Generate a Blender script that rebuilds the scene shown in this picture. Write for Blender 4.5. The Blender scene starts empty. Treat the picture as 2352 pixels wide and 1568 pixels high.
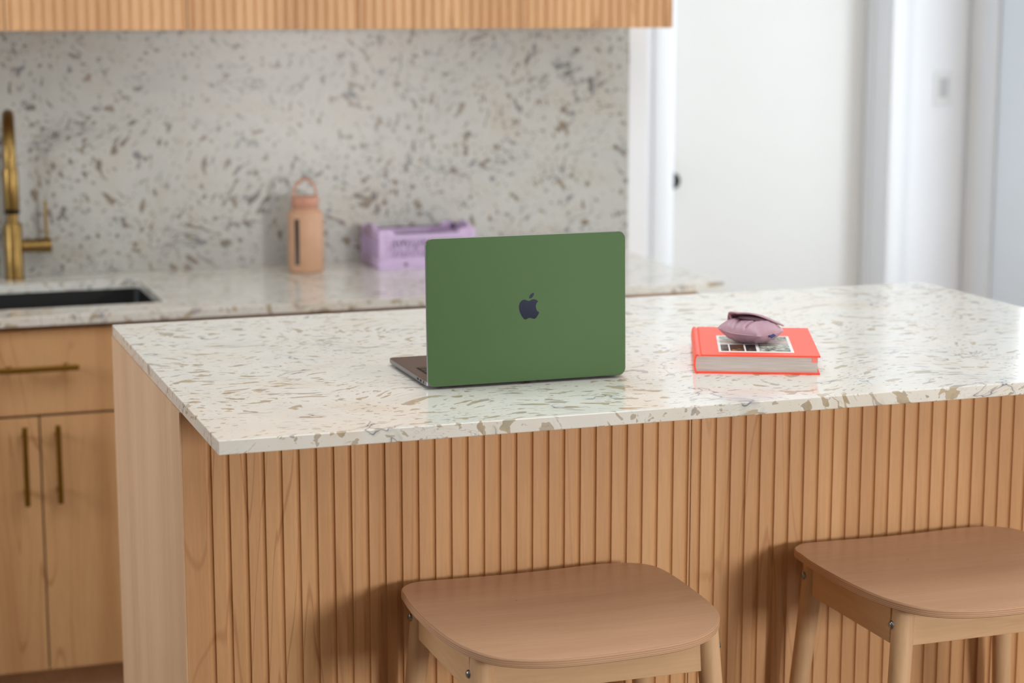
import bpy, bmesh, math, random
from mathutils import Vector, Matrix
random.seed(7)
S = bpy.context.scene
COL = S.collection
H0 = 1.10            # height of the island top above the floor
PI = math.pi

# ------------------------------------------------------------------ helpers
def link(o):
    COL.objects.link(o); return o

def finish(name, bm, mat, parent=None, loc=(0, 0, 0), smooth=None, bevel=0.0, bseg=2, recalc=True):
    """bm (local coordinates) -> one mesh object"""
    if recalc:
        bmesh.ops.recalc_face_normals(bm, faces=bm.faces[:])
    me = bpy.data.meshes.new(name)
    bm.to_mesh(me); bm.free()
    mats = mat if isinstance(mat, (list, tuple)) else [mat]
    for m in mats: me.materials.append(m)
    o = bpy.data.objects.new(name, me)
    link(o)
    o.location = loc
    if parent is not None: o.parent = parent
    if smooth:
        for p in me.polygons: p.use_smooth = True
        me.set_sharp_from_angle(angle=math.radians(smooth))
    if bevel:
        md = o.modifiers.new('bevel', 'BEVEL'); md.width = bevel; md.segments = bseg
        md.limit_method = 'ANGLE'; md.angle_limit = math.radians(40)
    return o

def thing(name, label, cat, loc=(0, 0, 0), rotz=0.0, group=None):
    o = bpy.data.objects.new(name, None); link(o)
    o.empty_display_size = .05
    o.location = loc; o.rotation_euler = (0, 0, rotz)
    o['label'] = label; o['category'] = cat
    if group: o['group'] = group
    return o

def tag(o, label, cat, group=None):
    o['label'] = label; o['category'] = cat
    if group: o['group'] = group
    return o

def struct(o):
    o['kind'] = 'structure'; return o

def box(bm, x0, x1, y0, y1, z0, z1):
    v = [bm.verts.new((x, y, z)) for x in (x0, x1) for y in (y0, y1) for z in (z0, z1)]
    for f in ((0, 1, 3, 2), (4, 6, 7, 5), (0, 4, 5, 1), (2, 3, 7, 6), (0, 2, 6, 4), (1, 5, 7, 3)):
        bm.faces.new([v[i] for i in f])
    return v

def BX(*a):
    bm = bmesh.new(); box(bm, *a); return bm

def prism(bm, pts, z0, z1, axis='z'):
    """closed polygon extruded along an axis; pts are 2D"""
    def P(a, b, c):
        return {'z': (a, b, c), 'y': (a, c, b), 'x': (c, a, b)}[axis]
    lo = [bm.verts.new(P(a, b, z0)) for a, b in pts]
    hi = [bm.verts.new(P(a, b, z1)) for a, b in pts]
    n = len(pts)
    bm.faces.new(lo[::-1]); bm.faces.new(hi)
    for i in range(n):
        bm.faces.new([lo[i], lo[(i + 1) % n], hi[(i + 1) % n], hi[i]])

def rrect(x0, x1, y0, y1, r, seg=8):
    out = []
    for cx, cy, a0 in ((x1 - r, y1 - r, 0), (x0 + r, y1 - r, 90), (x0 + r, y0 + r, 180), (x1 - r, y0 + r, 270)):
        for k in range(seg + 1):
            a = math.radians(a0 + 90 * k / seg)
            out.append((cx + r * math.cos(a), cy + r * math.sin(a)))
    return out

def tube(bm, path, rad, n=20, cap=True):
    """swept circle; rad is number or list"""
    path = [Vector(p) for p in path]
    if not isinstance(rad, (list, tuple)): rad = [rad] * len(path)
    t0 = (path[1] - path[0]).normalized()
    ref = Vector((0, 0, 1)) if abs(t0.z) < .9 else Vector((1, 0, 0))
    side = t0.cross(ref).normalized()
    rings = []
    for i, p in enumerate(path):
        if i == 0: t = t0
        elif i == len(path) - 1: t = (path[i] - path[i - 1]).normalized()
        else:
            t = (path[i + 1] - path[i - 1]).normalized()
        side = (side - t * side.dot(t)).normalized()
        up = t.cross(side)
        rings.append([bm.verts.new(p + (side * math.cos(2 * PI * k / n) + up * math.sin(2 * PI * k / n)) * rad[i]) for k in range(n)])
    for a, b in zip(rings, rings[1:]):
        for k in range(n):
            bm.faces.new([a[k], a[(k + 1) % n], b[(k + 1) % n], b[k]])
    if cap:
        bm.faces.new(rings[0][::-1]); bm.faces.new(rings[-1])

def lathe(bm, prof, n=48, cx=0, cy=0):
    rings = []
    for r, z in prof:
        if r < 1e-6: rings.append([bm.verts.new((cx, cy, z))])
        else: rings.append([bm.verts.new((cx + r * math.cos(2 * PI * k / n), cy + r * math.sin(2 * PI * k / n), z)) for k in range(n)])
    for a, b in zip(rings, rings[1:]):
        for k in range(n):
            k2 = (k + 1) % n
            if len(a) == 1 and len(b) == 1: continue
            if len(a) == 1: bm.faces.new([a[0], b[k], b[k2]])
            elif len(b) == 1: bm.faces.new([a[k], a[k2], b[0]])
            else: bm.faces.new([a[k], a[k2], b[k2], b[k]])

def srgb(r, g, b):
    f = lambda c: (c / 255 / 12.92) if c / 255 <= .04045 else ((c / 255 + .055) / 1.055) ** 2.4
    return (f(r), f(g), f(b), 1)

# ------------------------------------------------------------------ materials
class NT:
    def __init__(self, name):
        self.m = bpy.data.materials.new(name); self.m.use_nodes = True
        self.t = self.m.node_tree; self.n = self.t.nodes; self.l = self.t.links
        self.b = self.n['Principled BSDF']
    def new(self, kind, **kw):
        x = self.n.new(kind)
        for k, v in kw.items():
            if hasattr(x, k) and k not in x.inputs: setattr(x, k, v)
            else: x.inputs[k].default_value = v
        return x
    def link(self, a, b): self.l.new(a, b)
    def coords(self, scale=(1, 1, 1), shift=True, rot=(0, 0, 0)):
        tc = self.new('ShaderNodeTexCoord')
        v = tc.outputs['Object']
        if shift:
            oi = self.new('ShaderNodeObjectInfo')
            ml = self.new('ShaderNodeVectorMath', operation='MULTIPLY_ADD')
            ml.inputs[1].default_value = (3.7, 2.9, 1.3)
            self.link(oi.outputs['Location'], ml.inputs[0]); self.link(v, ml.inputs[2])
            v = ml.outputs[0]
        mp = self.new('ShaderNodeMapping'); mp.inputs['Scale'].default_value = scale; mp.inputs['Rotation'].default_value = rot
        self.link(v, mp.inputs['Vector'])
        return mp.outputs[0]
    def noise(self, vec, scale, detail=2, rough=.5, dist=0.0):
        x = self.new('ShaderNodeTexNoise'); x.inputs['Scale'].default_value = scale
        x.inputs['Detail'].default_value = detail; x.inputs['Roughness'].default_value = rough
        x.inputs['Distortion'].default_value = dist
        self.link(vec, x.inputs['Vector']); return x
    def ramp(self, fac, stops, interp='LINEAR'):
        r = self.new('ShaderNodeValToRGB'); r.color_ramp.interpolation = interp
        e = r.color_ramp.elements
        while len(e) < len(stops): e.new(.5)
        for i, (p, c) in enumerate(stops):
            e[i].position = p; e[i].color = c if len(c) == 4 else (*c, 1)
        self.link(fac, r.inputs['Fac']); return r
    def math(self, op, a, b=None, c=None):
        x = self.new('ShaderNodeMath', operation=op)
        for i, v in enumerate((a, b, c)):
            if v is None: continue
            if hasattr(v, 'default_value') or hasattr(v, 'links'): self.link(v, x.inputs[i])
            else: x.inputs[i].default_value = v
        return x.outputs[0]
    def mix(self, fac, a, b, blend='MIX'):
        x = self.new('ShaderNodeMix', data_type='RGBA', blend_type=blend)
        for sock, v in ((x.inputs[0], fac), (x.inputs[6], a), (x.inputs[7], b)):
            if hasattr(v, 'links'): self.link(v, sock)
            else: sock.default_value = v
        return x.outputs[2]
    def bump(self, h, strength=.1, dist=.001):
        x = self.new('ShaderNodeBump'); x.inputs['Strength'].default_value = strength; x.inputs['Distance'].default_value = dist
        self.link(h, x.inputs['Height']); self.link(x.outputs[0], self.b.inputs['Normal'])

def plain(name, col, rough=.5, metal=0.0, var=.04, nscale=30, bump=0.0, spec=.5, coat=0.0):
    t = NT(name)
    v = t.coords()
    n = t.noise(v, nscale, 3)
    c2 = tuple(min(1, x * (1 + var)) for x in col[:3]) + (1,); c1 = tuple(x * (1 - var) for x in col[:3]) + (1,)
    r = t.ramp(n.outputs[0], [(.3, c1), (.7, c2)])
    t.link(r.outputs[0], t.b.inputs['Base Color'])
    t.b.inputs['Roughness'].default_value = rough; t.b.inputs['Metallic'].default_value = metal
    t.b.inputs['Specular IOR Level'].default_value = spec
    t.b.inputs['Coat Weight'].default_value = coat
    if bump: t.bump(n.outputs[0], bump)
    return t.m

def make_stone(name, rough=.13, contrast=1.0, chip=1.0, tone=1.0, drawn=(.62, 1.25, 1.0), thread=1.0):
    t = NT(name)
    v = t.coords(shift=False)
    def warp(vec, scale, amt, detail=2):
        n = t.noise(vec, scale, detail)
        q = t.new('ShaderNodeVectorMath', operation='SUBTRACT'); q.inputs[1].default_value = (.5, .5, .5)
        t.link(n.outputs['Color'], q.inputs[0])
        m = t.new('ShaderNodeVectorMath', operation='SCALE'); m.inputs['Scale'].default_value = amt
        t.link(q.outputs[0], m.inputs[0])
        a = t.new('ShaderNodeVectorMath', operation='ADD'); t.link(vec, a.inputs[0]); t.link(m.outputs[0], a.inputs[1])
        return a.outputs[0]
    def sc(vec, k):
        mp = t.new('ShaderNodeMapping'); mp.inputs['Scale'].default_value = k; t.link(vec, mp.inputs['Vector']); return mp.outputs[0]
    def mr(val, a, b):
        c = t.new('ShaderNodeMapRange'); c.inputs['From Min'].default_value = a; c.inputs['From Max'].default_value = b
        t.link(val, c.inputs['Value']); return c.outputs[0]
    w0 = warp(v, 4.0, .22, 1)               # the slow stirring that bends everything
    flow = sc(w0, drawn)         # chips drawn out along the flow
    w2 = warp(flow, 40, .016, 3)            # ragged edges
    big = t.noise(v, 3.3, 2)
    # three sizes of ground chips
    n1 = t.noise(w2, 48, 1.5, .45)
    c1 = mr(t.math('SUBTRACT', n1.outputs[0], t.math('MULTIPLY_ADD', big.outputs[0], -.20, .735)), 0, .014)
    n2 = t.noise(warp(flow, 70, .010, 2), 95, 1.5, .5)
    c2 = mr(t.math('SUBTRACT', n2.outputs[0], t.math('MULTIPLY_ADD', big.outputs[0], -.16, .715)), 0, .02)
    n5 = t.noise(sc(w0, (.35, 1.6, 1.2)), 170, 2, .5)
    c3 = mr(n5.outputs[0], .66, .69)
    # streaks: fine parallel threads inside the stirred zones
    st = t.noise(sc(w0, (.22, 2.2, 1.3)), 46, 3, .6, .8)
    ab = t.math('ABSOLUTE', t.math('SUBTRACT', st.outputs[0], .5))
    zone = mr(t.noise(v, 5.0, 1).outputs[0], .50, .60)
    streak = t.math('MULTIPLY', mr(ab, .012, .003), zone)
    # veins
    n3 = t.noise(w0, 5.2, 4, .6, .5)
    ab3 = t.math('ABSOLUTE', t.math('SUBTRACT', n3.outputs[0], .5))
    mk = mr(t.noise(v, 7.5, 2).outputs[0], .52, .58)
    vein = t.math('MULTIPLY', mr(ab3, .0042, .0012), mk)
    halo = t.math('MULTIPLY', t.math('MULTIPLY', mr(ab3, .022, .004), mk), .30)
    # colours
    base = t.ramp(t.noise(w0, 9, 3).outputs[0], [(.3, srgb(224, 224, 219)), (.5, srgb(232, 231, 226)), (.75, srgb(227, 220, 208))])
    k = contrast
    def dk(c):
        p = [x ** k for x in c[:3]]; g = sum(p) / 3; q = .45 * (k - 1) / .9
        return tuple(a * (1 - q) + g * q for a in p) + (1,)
    hue = t.noise(v, 17, 1)
    ch = t.ramp(hue.outputs[0], [(.36, dk(srgb(170, 162, 142))), (.46, dk(srgb(190, 172, 142))), (.56, dk(srgb(170, 154, 128))), (.66, dk(srgb(172, 172, 174)))])
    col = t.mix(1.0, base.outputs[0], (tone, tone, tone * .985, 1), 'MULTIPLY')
    col = t.mix(t.math('MULTIPLY', c3, .45 * chip * thread), col, dk(srgb(176, 164, 146)))
    col = t.mix(t.math('MULTIPLY', c2, min(1, .75 * chip)), col, dk(srgb(174, 160, 138)))
    col = t.mix(t.math('MULTIPLY', c1, min(1, .88 * chip)), col, ch.outputs[0])
    col = t.mix(t.math('MULTIPLY', streak, .55 * thread), col, dk(srgb(158, 150, 136)))
    col = t.mix(halo, col, dk(srgb(150, 152, 158)))
    col = t.mix(t.math('MULTIPLY', vein, .75), col, dk(srgb(92, 98, 114)))
    t.link(col, t.b.inputs['Base Color'])
    t.b.inputs['Roughness'].default_value = rough
    return t.m

def make_wood(name, light, dark, grain_axis='z', rough=.45, rings=1.0, scale=1.0, line=.55):
    """maple / birch: fine fibres + a few thin cathedral lines stretched along the grain"""
    t = NT(name)
    st = {'z': (1, 1, .07), 'x': (.07, 1, 1), 'y': (1, .07, 1)}[grain_axis]
    st = tuple(s * scale for s in st)
    v = t.coords(scale=st)
    f = t.noise(v, 220, 4, .6)
    b = t.noise(v, 9, 3, .55, .4)
    w = t.noise(v, 5.2, 2.5, .5, .5)
    wv = t.math('FRACT', t.math('MULTIPLY', w.outputs[0], 17.0 * rings))
    wv = t.math('MULTIPLY', t.math('ABSOLUTE', t.math('SUBTRACT', wv, .5)), 2.0)
    ln = t.new('ShaderNodeMapRange'); ln.inputs['From Min'].default_value = .88; ln.inputs['From Max'].default_value = .98
    t.link(wv, ln.inputs['Value'])
    lm = t.noise(v, 3.5, 1)
    lmm = t.new('ShaderNodeMapRange'); lmm.inputs['From Min'].default_value = .42; lmm.inputs['From Max'].default_value = .6
    t.link(lm.outputs[0], lmm.inputs['Value'])
    mid = tuple((a + c) / 2 for a, c in zip(light, dark))
    base = t.ramp(b.outputs[0], [(.3, mid), (.62, light)])
    fib = t.ramp(f.outputs[0], [(.35, (.86, .83, .79, 1)), (.65, (1, 1, 1, 1))])
    col = t.mix(.55, base.outputs[0], fib.outputs[0], 'MULTIPLY')
    fac = t.math('MULTIPLY', t.math('MULTIPLY', ln.outputs[0], lmm.outputs[0]), line)
    col = t.mix(fac, col, dark)
    t.link(col, t.b.inputs['Base Color'])
    t.b.inputs['Roughness'].default_value = rough
    t.bump(f.outputs[0], .05, .0005)
    return t.m

def make_ply_edge(name):
    t = NT(name)
    v = t.coords(shift=False)
    sep = t.new('ShaderNodeSeparateXYZ'); t.link(v, sep.inputs[0])
    nz = t.noise(v, 40, 2)
    z = t.math('MULTIPLY_ADD', nz.outputs[0], .0008, sep.outputs[2])
    s = t.math('SINE', t.math('MULTIPLY', z, 2 * PI / .0028))
    r = t.ramp(t.math('MULTIPLY_ADD', s, .5, .5), [(.15, srgb(176, 134, 102)), (.6, srgb(205, 165, 132))])
    t.link(r.outputs[0], t.b.inputs['Base Color']); t.b.inputs['Roughness'].default_value = .6
    return t.m

M = {}
M['stone'] = make_stone('terrazzo_stone')
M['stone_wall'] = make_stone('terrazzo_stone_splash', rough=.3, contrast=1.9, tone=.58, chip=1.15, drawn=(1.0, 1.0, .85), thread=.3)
M['maple'] = make_wood('maple_veneer', srgb(221, 173, 123), srgb(170, 114, 66))
M['maple_pale'] = make_wood('maple_pale', srgb(222, 184, 148), srgb(188, 144, 104), line=.25)
M['seat'] = make_wood('birch_seat', srgb(214, 176, 146), srgb(178, 136, 104), 'x', rough=.32, rings=.7, line=.35)
def specks(m):
    nt = m.node_tree; b = nt.nodes['Principled BSDF']; src = b.inputs['Base Color'].links[0].from_socket
    tc = nt.nodes.new('ShaderNodeTexCoord'); mp = nt.nodes.new('ShaderNodeMapping'); mp.inputs['Location'].default_value = (.31, .17, .5)
    mp.inputs['Scale'].default_value = (1, 1, 0)
    vo = nt.nodes.new('ShaderNodeTexVoronoi'); vo.inputs['Scale'].default_value = 11
    mr = nt.nodes.new('ShaderNodeMapRange'); mr.inputs['From Min'].default_value = .018; mr.inputs['From Max'].default_value = .010
    mx = nt.nodes.new('ShaderNodeMix'); mx.data_type = 'RGBA'; mx.inputs[7].default_value = srgb(70, 44, 30)
    nt.links.new(tc.outputs['Object'], mp.inputs[0]); nt.links.new(mp.outputs[0], vo.inputs['Vector']); nt.links.new(vo.outputs['Distance'], mr.inputs['Value'])
    nt.links.new(mr.outputs[0], mx.inputs[0]); nt.links.new(src, mx.inputs[6]); nt.links.new(mx.outputs[2], b.inputs['Base Color'])
specks(M['seat'])
M['birch'] = make_wood('birch_leg', srgb(214, 176, 136), srgb(182, 138, 100), 'z', rough=.5, line=.2)
M['birch_x'] = make_wood('birch_apron_x', srgb(216, 178, 136), srgb(184, 142, 100), 'x', rough=.5, line=.2)
M['birch_y'] = make_wood('birch_apron_y', srgb(216, 178, 136), srgb(184, 142, 100), 'y', rough=.5, line=.2)
M['ply'] = make_ply_edge('plywood_edge')
M['paint'] = plain('white_paint', srgb(238, 237, 234), .55, var=.01, nscale=4)
M['farpaint'] = plain('cool_white_wall_paint', srgb(240, 242, 246), .5, var=.01, nscale=4)
M['greige'] = plain('taupe_wall_paint', srgb(140, 132, 122), .6, var=.02, nscale=4)
M['trim'] = plain('white_trim_paint', srgb(230, 232, 235), .35, var=.01, nscale=4)
M['door'] = plain('white_door_paint', srgb(221, 220, 217), .45, var=.01, nscale=3)
M['door_blue'] = plain('pale_blue_door_paint', srgb(232, 240, 248), .3, var=.015, nscale=2)
M['floor'] = make_wood('floor_boards', srgb(128, 104, 82), srgb(90, 70, 52), 'y', rough=.4)
M['brass'] = plain('brushed_brass', srgb(142, 115, 68), .36, 1.0, var=.08, nscale=60)
M['brass_dull'] = plain('antique_brass', srgb(150, 118, 50), .42, 1.0, var=.06, nscale=60)
M['black'] = plain('black_satin', srgb(18, 18, 20), .4)
M['blackmetal'] = plain('black_metal', srgb(24, 22, 26), .35, .6)
M['sink'] = plain('black_composite', srgb(14, 15, 17), .5)
M['green'] = plain('sage_green_skin', srgb(80, 108, 69), .6, 0, var=.03, nscale=900, spec=.25)
M['alu'] = plain('space_grey_aluminium', srgb(132, 131, 136), .35, .85, var=.02, nscale=400)
M['deck'] = plain('aluminium_deck', srgb(96, 85, 80), .45, .6, var=.03, nscale=400)
M['key'] = plain('black_key', srgb(46, 38, 32), .5)
M['well'] = plain('black_keyboard_well', srgb(14, 12, 12), .6)
M['logo'] = plain('dark_mirror', srgb(46, 49, 62), .16, 1.0, var=.0)
M['screen'] = plain('dark_glass', srgb(12, 12, 14), .1)
M['rubber'] = plain('black_rubber', srgb(12, 12, 12), .8)
M['cover'] = plain('coral_cloth_cover', srgb(255, 88, 64), .38, var=.02, nscale=300, bump=.05)
M['bottle'] = plain('peach_silicone', srgb(198, 155, 124), .55)
M['cap'] = plain('rose_plastic_cap', srgb(192, 137, 113), .45)
M['collar'] = plain('dusty_band', srgb(176, 128, 106), .55)
M['amber'] = plain('dark_window_strip', srgb(20, 10, 8), .3)
M['lilac'] = plain('lilac_plastic', srgb(206, 182, 218), .4)
M['mauve'] = plain('mauve_nylon', srgb(176, 142, 156), .45, var=.05, nscale=60, bump=.1)
M['hollow_shade'] = plain('mauve_hollow_shade', srgb(92, 62, 74), .6, var=.05)  # dark tone that paints shade into hollows
M['navy'] = plain('navy_woven_tag', srgb(24, 44, 104), .5)
M['steel'] = plain('zinc_bolt', srgb(150, 158, 160), .25, 1.0)
M['plate'] = plain('white_switch_plastic', srgb(232, 234, 234), .3, var=.0)
M['rocker'] = plain('grey_rocker', srgb(196, 200, 202), .3, var=.0)
M['gap'] = plain('dark_reveal', srgb(70, 48, 32), .8)
M['pvc'] = plain('white_frame', srgb(235, 236, 236), .4)

def make_pages():
    t = NT('page_edges')
    v = t.coords(scale=(1, 1, 60), shift=False)
    n = t.noise(v, 22, 3)
    r = t.ramp(n.outputs[0], [(.3, srgb(186, 178, 173)), (.7, srgb(212, 207, 202))])
    t.link(r.outputs[0], t.b.inputs['Base Color']); t.b.inputs['Roughness'].default_value = .7
    return t.m
M['pages'] = make_pages()

# ------------------------------------------------------------------ room
Yw = 2.76; Yf = 3.60; XR = 3.34
FL, CE = 0.0, 2.75
z = lambda h: h + H0       # heights are measured from the island top

def wall_hole(name, mat, plane, a0, a1, c0, c1, hole=None, thick=.12, sign=1):
    """wall in the plane (axis, coordinate) spanning a0..a1 along and floor..ceiling, with a rectangular opening"""
    bm = bmesh.new(); ax, c = plane
    def B(u0, u1, w0, w1):
        if ax == 'y': box(bm, u0, u1, min(c, c + sign * thick), max(c, c + sign * thick), w0, w1)
        else: box(bm, min(c, c + sign * thick), max(c, c + sign * thick), u0, u1, w0, w1)
    if hole:
        h0, h1, g0, g1 = hole
        B(a0, h0, c0, c1); B(h1, a1, c0, c1)
        if g1 < c1 - 1e-4: B(h0, h1, g1, c1)
        if g0 > c0 + 1e-4: B(h0, h1, c0, g0)
    else: B(a0, a1, c0, c1)
    return struct(finish(name, bm, mat))

XL, YN = -2.6, -4.6
struct(finish('floor', BX(XL, 3.9, YN, 4.2, -.1, 0), M['floor']))
struct(finish('ceiling', BX(XL, 3.9, YN, 4.2, CE, CE + .1), M['paint']))
# kitchen wall behind the splashback, ends at x = 1.74
wall_hole('wall_kitchen', M['paint'], ('y', Yw), XL, 1.757, 0, CE, thick=.14)
# far wall with a door opening, 15 cm deep reveal
DX0, DX1 = 2.215, 3.022
struct(finish('wall_hall_left', BX(1.45, 1.57, Yw + .14, Yf, 0, CE), M['paint']))
wall_hole('wall_far', M['farpaint'], ('y', Yf), 1.45, XR + .12, 0, CE, hole=(DX0, DX1, 0, 2.12), thick=.2)
wall_hole('wall_left', M['greige'], ('x', XL), YN, Yw + .2, 0, CE, hole=(.7, 1.7, .9, 2.3), sign=-1)
wall_hole('wall_right', M['paint'], ('x', XR), YN, Yf + .2, 0, CE, hole=(1.0, 1.9, .25, 2.45))
wall_hole('wall_rear', M['greige'], ('y', YN), XL, XR + .12, 0, CE, hole=(1.9, 3.0, .9, 2.35), sign=-1)

def window(name, axis, c, a0, a1, b0, b1):
    bm = bmesh.new(); w = .05
    def B(u0, u1, w0, w1):
        if axis == 'y': box(bm, u0, u1, c - .03, c + .03, w0, w1)
        else: box(bm, c - .03, c + .03, u0, u1, w0, w1)
    B(a0, a0 + w, b0, b1); B(a1 - w, a1, b0, b1); B(a0 + w, a1 - w, b0, b0 + w); B(a0 + w, a1 - w, b1 - w, b1)
    m = (a0 + a1) / 2; B(m - .02, m + .02, b0 + w, b1 - w)
    return struct(finish(name, bm, M['pvc'], bevel=.003))
window('window_1', 'y', YN - .06, 1.9, 3.0, .9, 2.35)
window('window_2', 'x', XR + .06, 1.0, 1.9, .25, 2.45)
window('window_3', 'x', XL - .06, .7, 1.7, .9, 2.3)

# far door
d1 = finish('door_1', BX(DX0, DX1, Yf + .15, Yf + .19, .01, 2.12), M['door'], bevel=.002); struct(d1)
bm = bmesh.new()
kx, ky, kz = 2.262, Yf + .15, z(-.055)
tube(bm, [(kx, ky, kz), (kx, ky - .006, kz)], .028, 32)
tube(bm, [(kx, ky - .006, kz), (kx, ky - .03, kz)], .011, 24)
tube(bm, [(kx, ky - .03, kz), (kx, ky - .036, kz), (kx, ky - .048, kz), (kx, ky - .056, kz), (kx, ky - .06, kz)], [.016, .025, .028, .023, .012], 32)
finish('door_knob', bm, M['blackmetal'], d1, smooth=40)
# door stop strips inside the reveal
bm = bmesh.new()
box(bm, DX1 - .013, DX1, Yf + .1, Yf + .148, 0, 2.12); box(bm, DX0, DX0 + .013, Yf + .1, Yf + .148, 0, 2.12)
struct(finish('trim_1', bm, M['trim'], bevel=.002))
# casings round the opening
def casing(name, x0, x1, y, zz0, zz1, inner):
    bm = bmesh.new()
    pts = [(x0, y), (x0, y - .013), (x0 + .001, y - .014), (x1 - .001, y - .014), (x1, y - .013), (x1, y)]
    prism(bm, pts, zz0, zz1)
    return struct(finish(name, bm, M['trim'], smooth=50))
casing('trim_2', DX0 - .075, DX0 - .002, Yf, 0, 2.2, 'r')
casing('trim_3', DX1 + .002, DX1 + .085, Yf, 0, 2.2, 'l')
struct(finish('trim_4', BX(DX0 - .075, DX1 + .085, Yf - .018, Yf, 2.2, 2.28), M['trim'], bevel=.003))
# corner bead of the kitchen wall
struct(finish('trim_5', BX(1.699, 1.757, Yw - .012, Yw, 0, CE), M['trim'], bevel=.003))
# light switch on the far wall
sw = thing('light_switch', 'white rocker light switch plate on the white wall right of the door', 'switch', (3.235, Yf, z(.25)))
finish('plate', BX(-.036, .036, -.007, 0, -.06, .06), M['plate'], sw, bevel=.003)
bm = bmesh.new(); prism(bm, [(-.007, -.033), (-.009, -.033), (-.013, .033), (-.007, .033)], -.0165, .0165, 'x')
finish('rocker', bm, M['rocker'], sw, bevel=.001)
# right wall: casing and pale door leaf
bm = bmesh.new(); box(bm, XR - .03, XR, 3.395, 3.475, 0, 2.2)
struct(finish('trim_6', bm, M['trim'], bevel=.003))
d2 = struct(finish('door_2', BX(XR - .014, XR, 2.72, 3.392, .01, 2.12), M['door_blue'], bevel=.002))
# baseboards
struct(finish('baseboard_far', BX(1.58, DX0 - .08, Yf - .014, Yf, 0, .12), M['trim'], bevel=.003))
struct(finish('baseboard_right', BX(DX1 + .09, XR, Yf - .014, Yf, 0, .12), M['trim'], bevel=.003))

# ------------------------------------------------------------------ fluted panel mesh
def fluted(bm, x0, x1, y, z0, z1, centres, w=.0098, d=.0044, back=.018):
    """panel facing -y with cove grooves at the given centres"""
    pts = [(x0, y)]
    for c in centres:
        if c - w / 2 < x0 + .001 or c + w / 2 > x1 - .001: continue
        for k in range(7):
            a = PI * k / 6
            pts.append((c - w / 2 * math.cos(a), y + d * math.sin(a) ** .8))
    pts.append((x1, y))
    prof = pts + [(x1, y + back), (x0, y + back)]
    prism(bm, prof, z0, z1)

GP = .02539
# ------------------------------------------------------------------ island
IL, ID, IT = 1.5886, .957, .019
isl = thing('kitchen_island', 'fluted maple kitchen island base under the stone worktop, stools in front', 'kitchen island', (0, 0, 0))
yo = .28
XE = IL + .002
zt = H0 - IT
finish('end_panel', BX(-.002, .0006, yo, ID - .005, 0, zt), M['maple_pale'], isl)
finish('end_panel', BX(XE - .02, XE, yo, ID - .005, 0, zt), M['maple_pale'], isl, bevel=.0006)
def flp(name, x0, x1, y, z0, z1, cs, parent, mat=None):
    bm = bmesh.new(); fluted(bm, x0, x1, y, z0, z1, cs)
    return finish(name, bm, mat or M['maple'], parent, smooth=35)
flp('fluted_panel', .0008, .7808, yo, .1, zt, [.0370 + GP * k for k in range(60)], isl)
flp('fluted_panel', .7826, XE - .0202, yo, .1, zt, [.9466 + GP * k for k in range(-6, 40)], isl)
finish('toe_kick', BX(.0167, XE - .0202, yo + .04, yo + .055, 0, .1), M['maple'], isl)
finish('carcass', BX(.0008, XE - .0202, yo + .0185, ID - .005, .1, zt), M['maple_pale'], isl)

wt = finish('island_worktop', BX(0, IL, 0, ID, -IT, 0), M['stone'], loc=(0, 0, H0), bevel=.0015, bseg=3)
tag(wt, 'thin white speckled stone worktop slab on the island, carrying laptop and book', 'worktop')

# ------------------------------------------------------------------ back counter
ZB = z(-.1524)
YC = 2.062
BT = .022
bx1 = 1.68
def cab_unit(name, label, cx, w, group, door_handles=True, drawer_handle=True, openbox=False):
    t = thing(name, label, 'cabinet', (cx, YC + .02, 0), group=group)
    h = w / 2
    tp = ZB - BT
    if openbox:
        bm = bmesh.new(); box(bm, -h + .001, -h + .019, .021, .675, .1, tp); box(bm, h - .019, h - .001, .021, .675, .1, tp)
        box(bm, -h + .019, h - .019, .021, .675, .1, .118); box(bm, -h + .019, h - .019, .663, .675, .118, tp); box(bm, -h + .019, h - .019, .021, .039, tp - .1, tp)
        finish('carcass', bm, M['maple_pale'], t)
    else: finish('carcass', BX(-h + .001, h - .001, .021, .675, .1, tp), M['maple_pale'], t)
    finish('toe_kick', BX(-h + .001, h - .001, .06, .08, 0, .1), M['maple_pale'], t)
    zg = z(-.384)
    dr = finish('drawer', BX(-h + .003, h - .003, 0, .02, zg + .003, tp - .012), M['maple'], t, bevel=.001)
    def bar(p0, p1, parent):
        bm = bmesh.new()
        p0, p1 = Vector(p0), Vector(p1)
        lo = Vector([min(a, b) - .006 for a, b in zip(p0, p1)]); hi = Vector([max(a, b) + .006 for a, b in zip(p0, p1)])
        box(bm, lo.x, hi.x, -.042, -.030, lo.z, hi.z)
        for q in (p0 + (p1 - p0) * .12, p0 + (p1 - p0) * .88):
            box(bm, q.x - .005, q.x + .005, -.030, .001, q.z - .005, q.z + .005)
        finish('handle', bm, M['brass_dull'], parent, bevel=.0015)
    if drawer_handle: bar((-.083, 0, z(-.270)), (.083, 0, z(-.270)), dr)
    for s in (-1, 1):
        a, b = sorted((s * .002, s * (h - .003)))
        d = finish('door', BX(a, b, 0, .02, .112, zg - .003), M['maple'], t, bevel=.001)
        if door_handles: bar((s * .037, 0, z(-.407)), (s * .037, 0, z(-.578)), d)
    return t
cab_unit('base_cabinet', 'maple sink cabinet under the black sink, brass bar handles on drawer and doors', -.022, .86, None, openbox=True)
cab_unit('base_cabinet', 'maple base cabinet under the back counter, right of the sink cabinet, mostly behind the island', .838 - .02, .80, None)
t = thing('base_cabinet', 'end maple base cabinet under the right end of the back counter', 'cabinet', (1.43, YC + .02, 0))
finish('carcass', BX(-.205, .195, .021, .675, .1, ZB - BT), M['maple_pale'], t)
finish('toe_kick', BX(-.205, .195, .06, .08, 0, .1), M['maple_pale'], t)
finish('drawer', BX(-.207, .197, 0, .02, z(-.381), ZB - BT - .012), M['maple'], t, bevel=.001)
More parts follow.
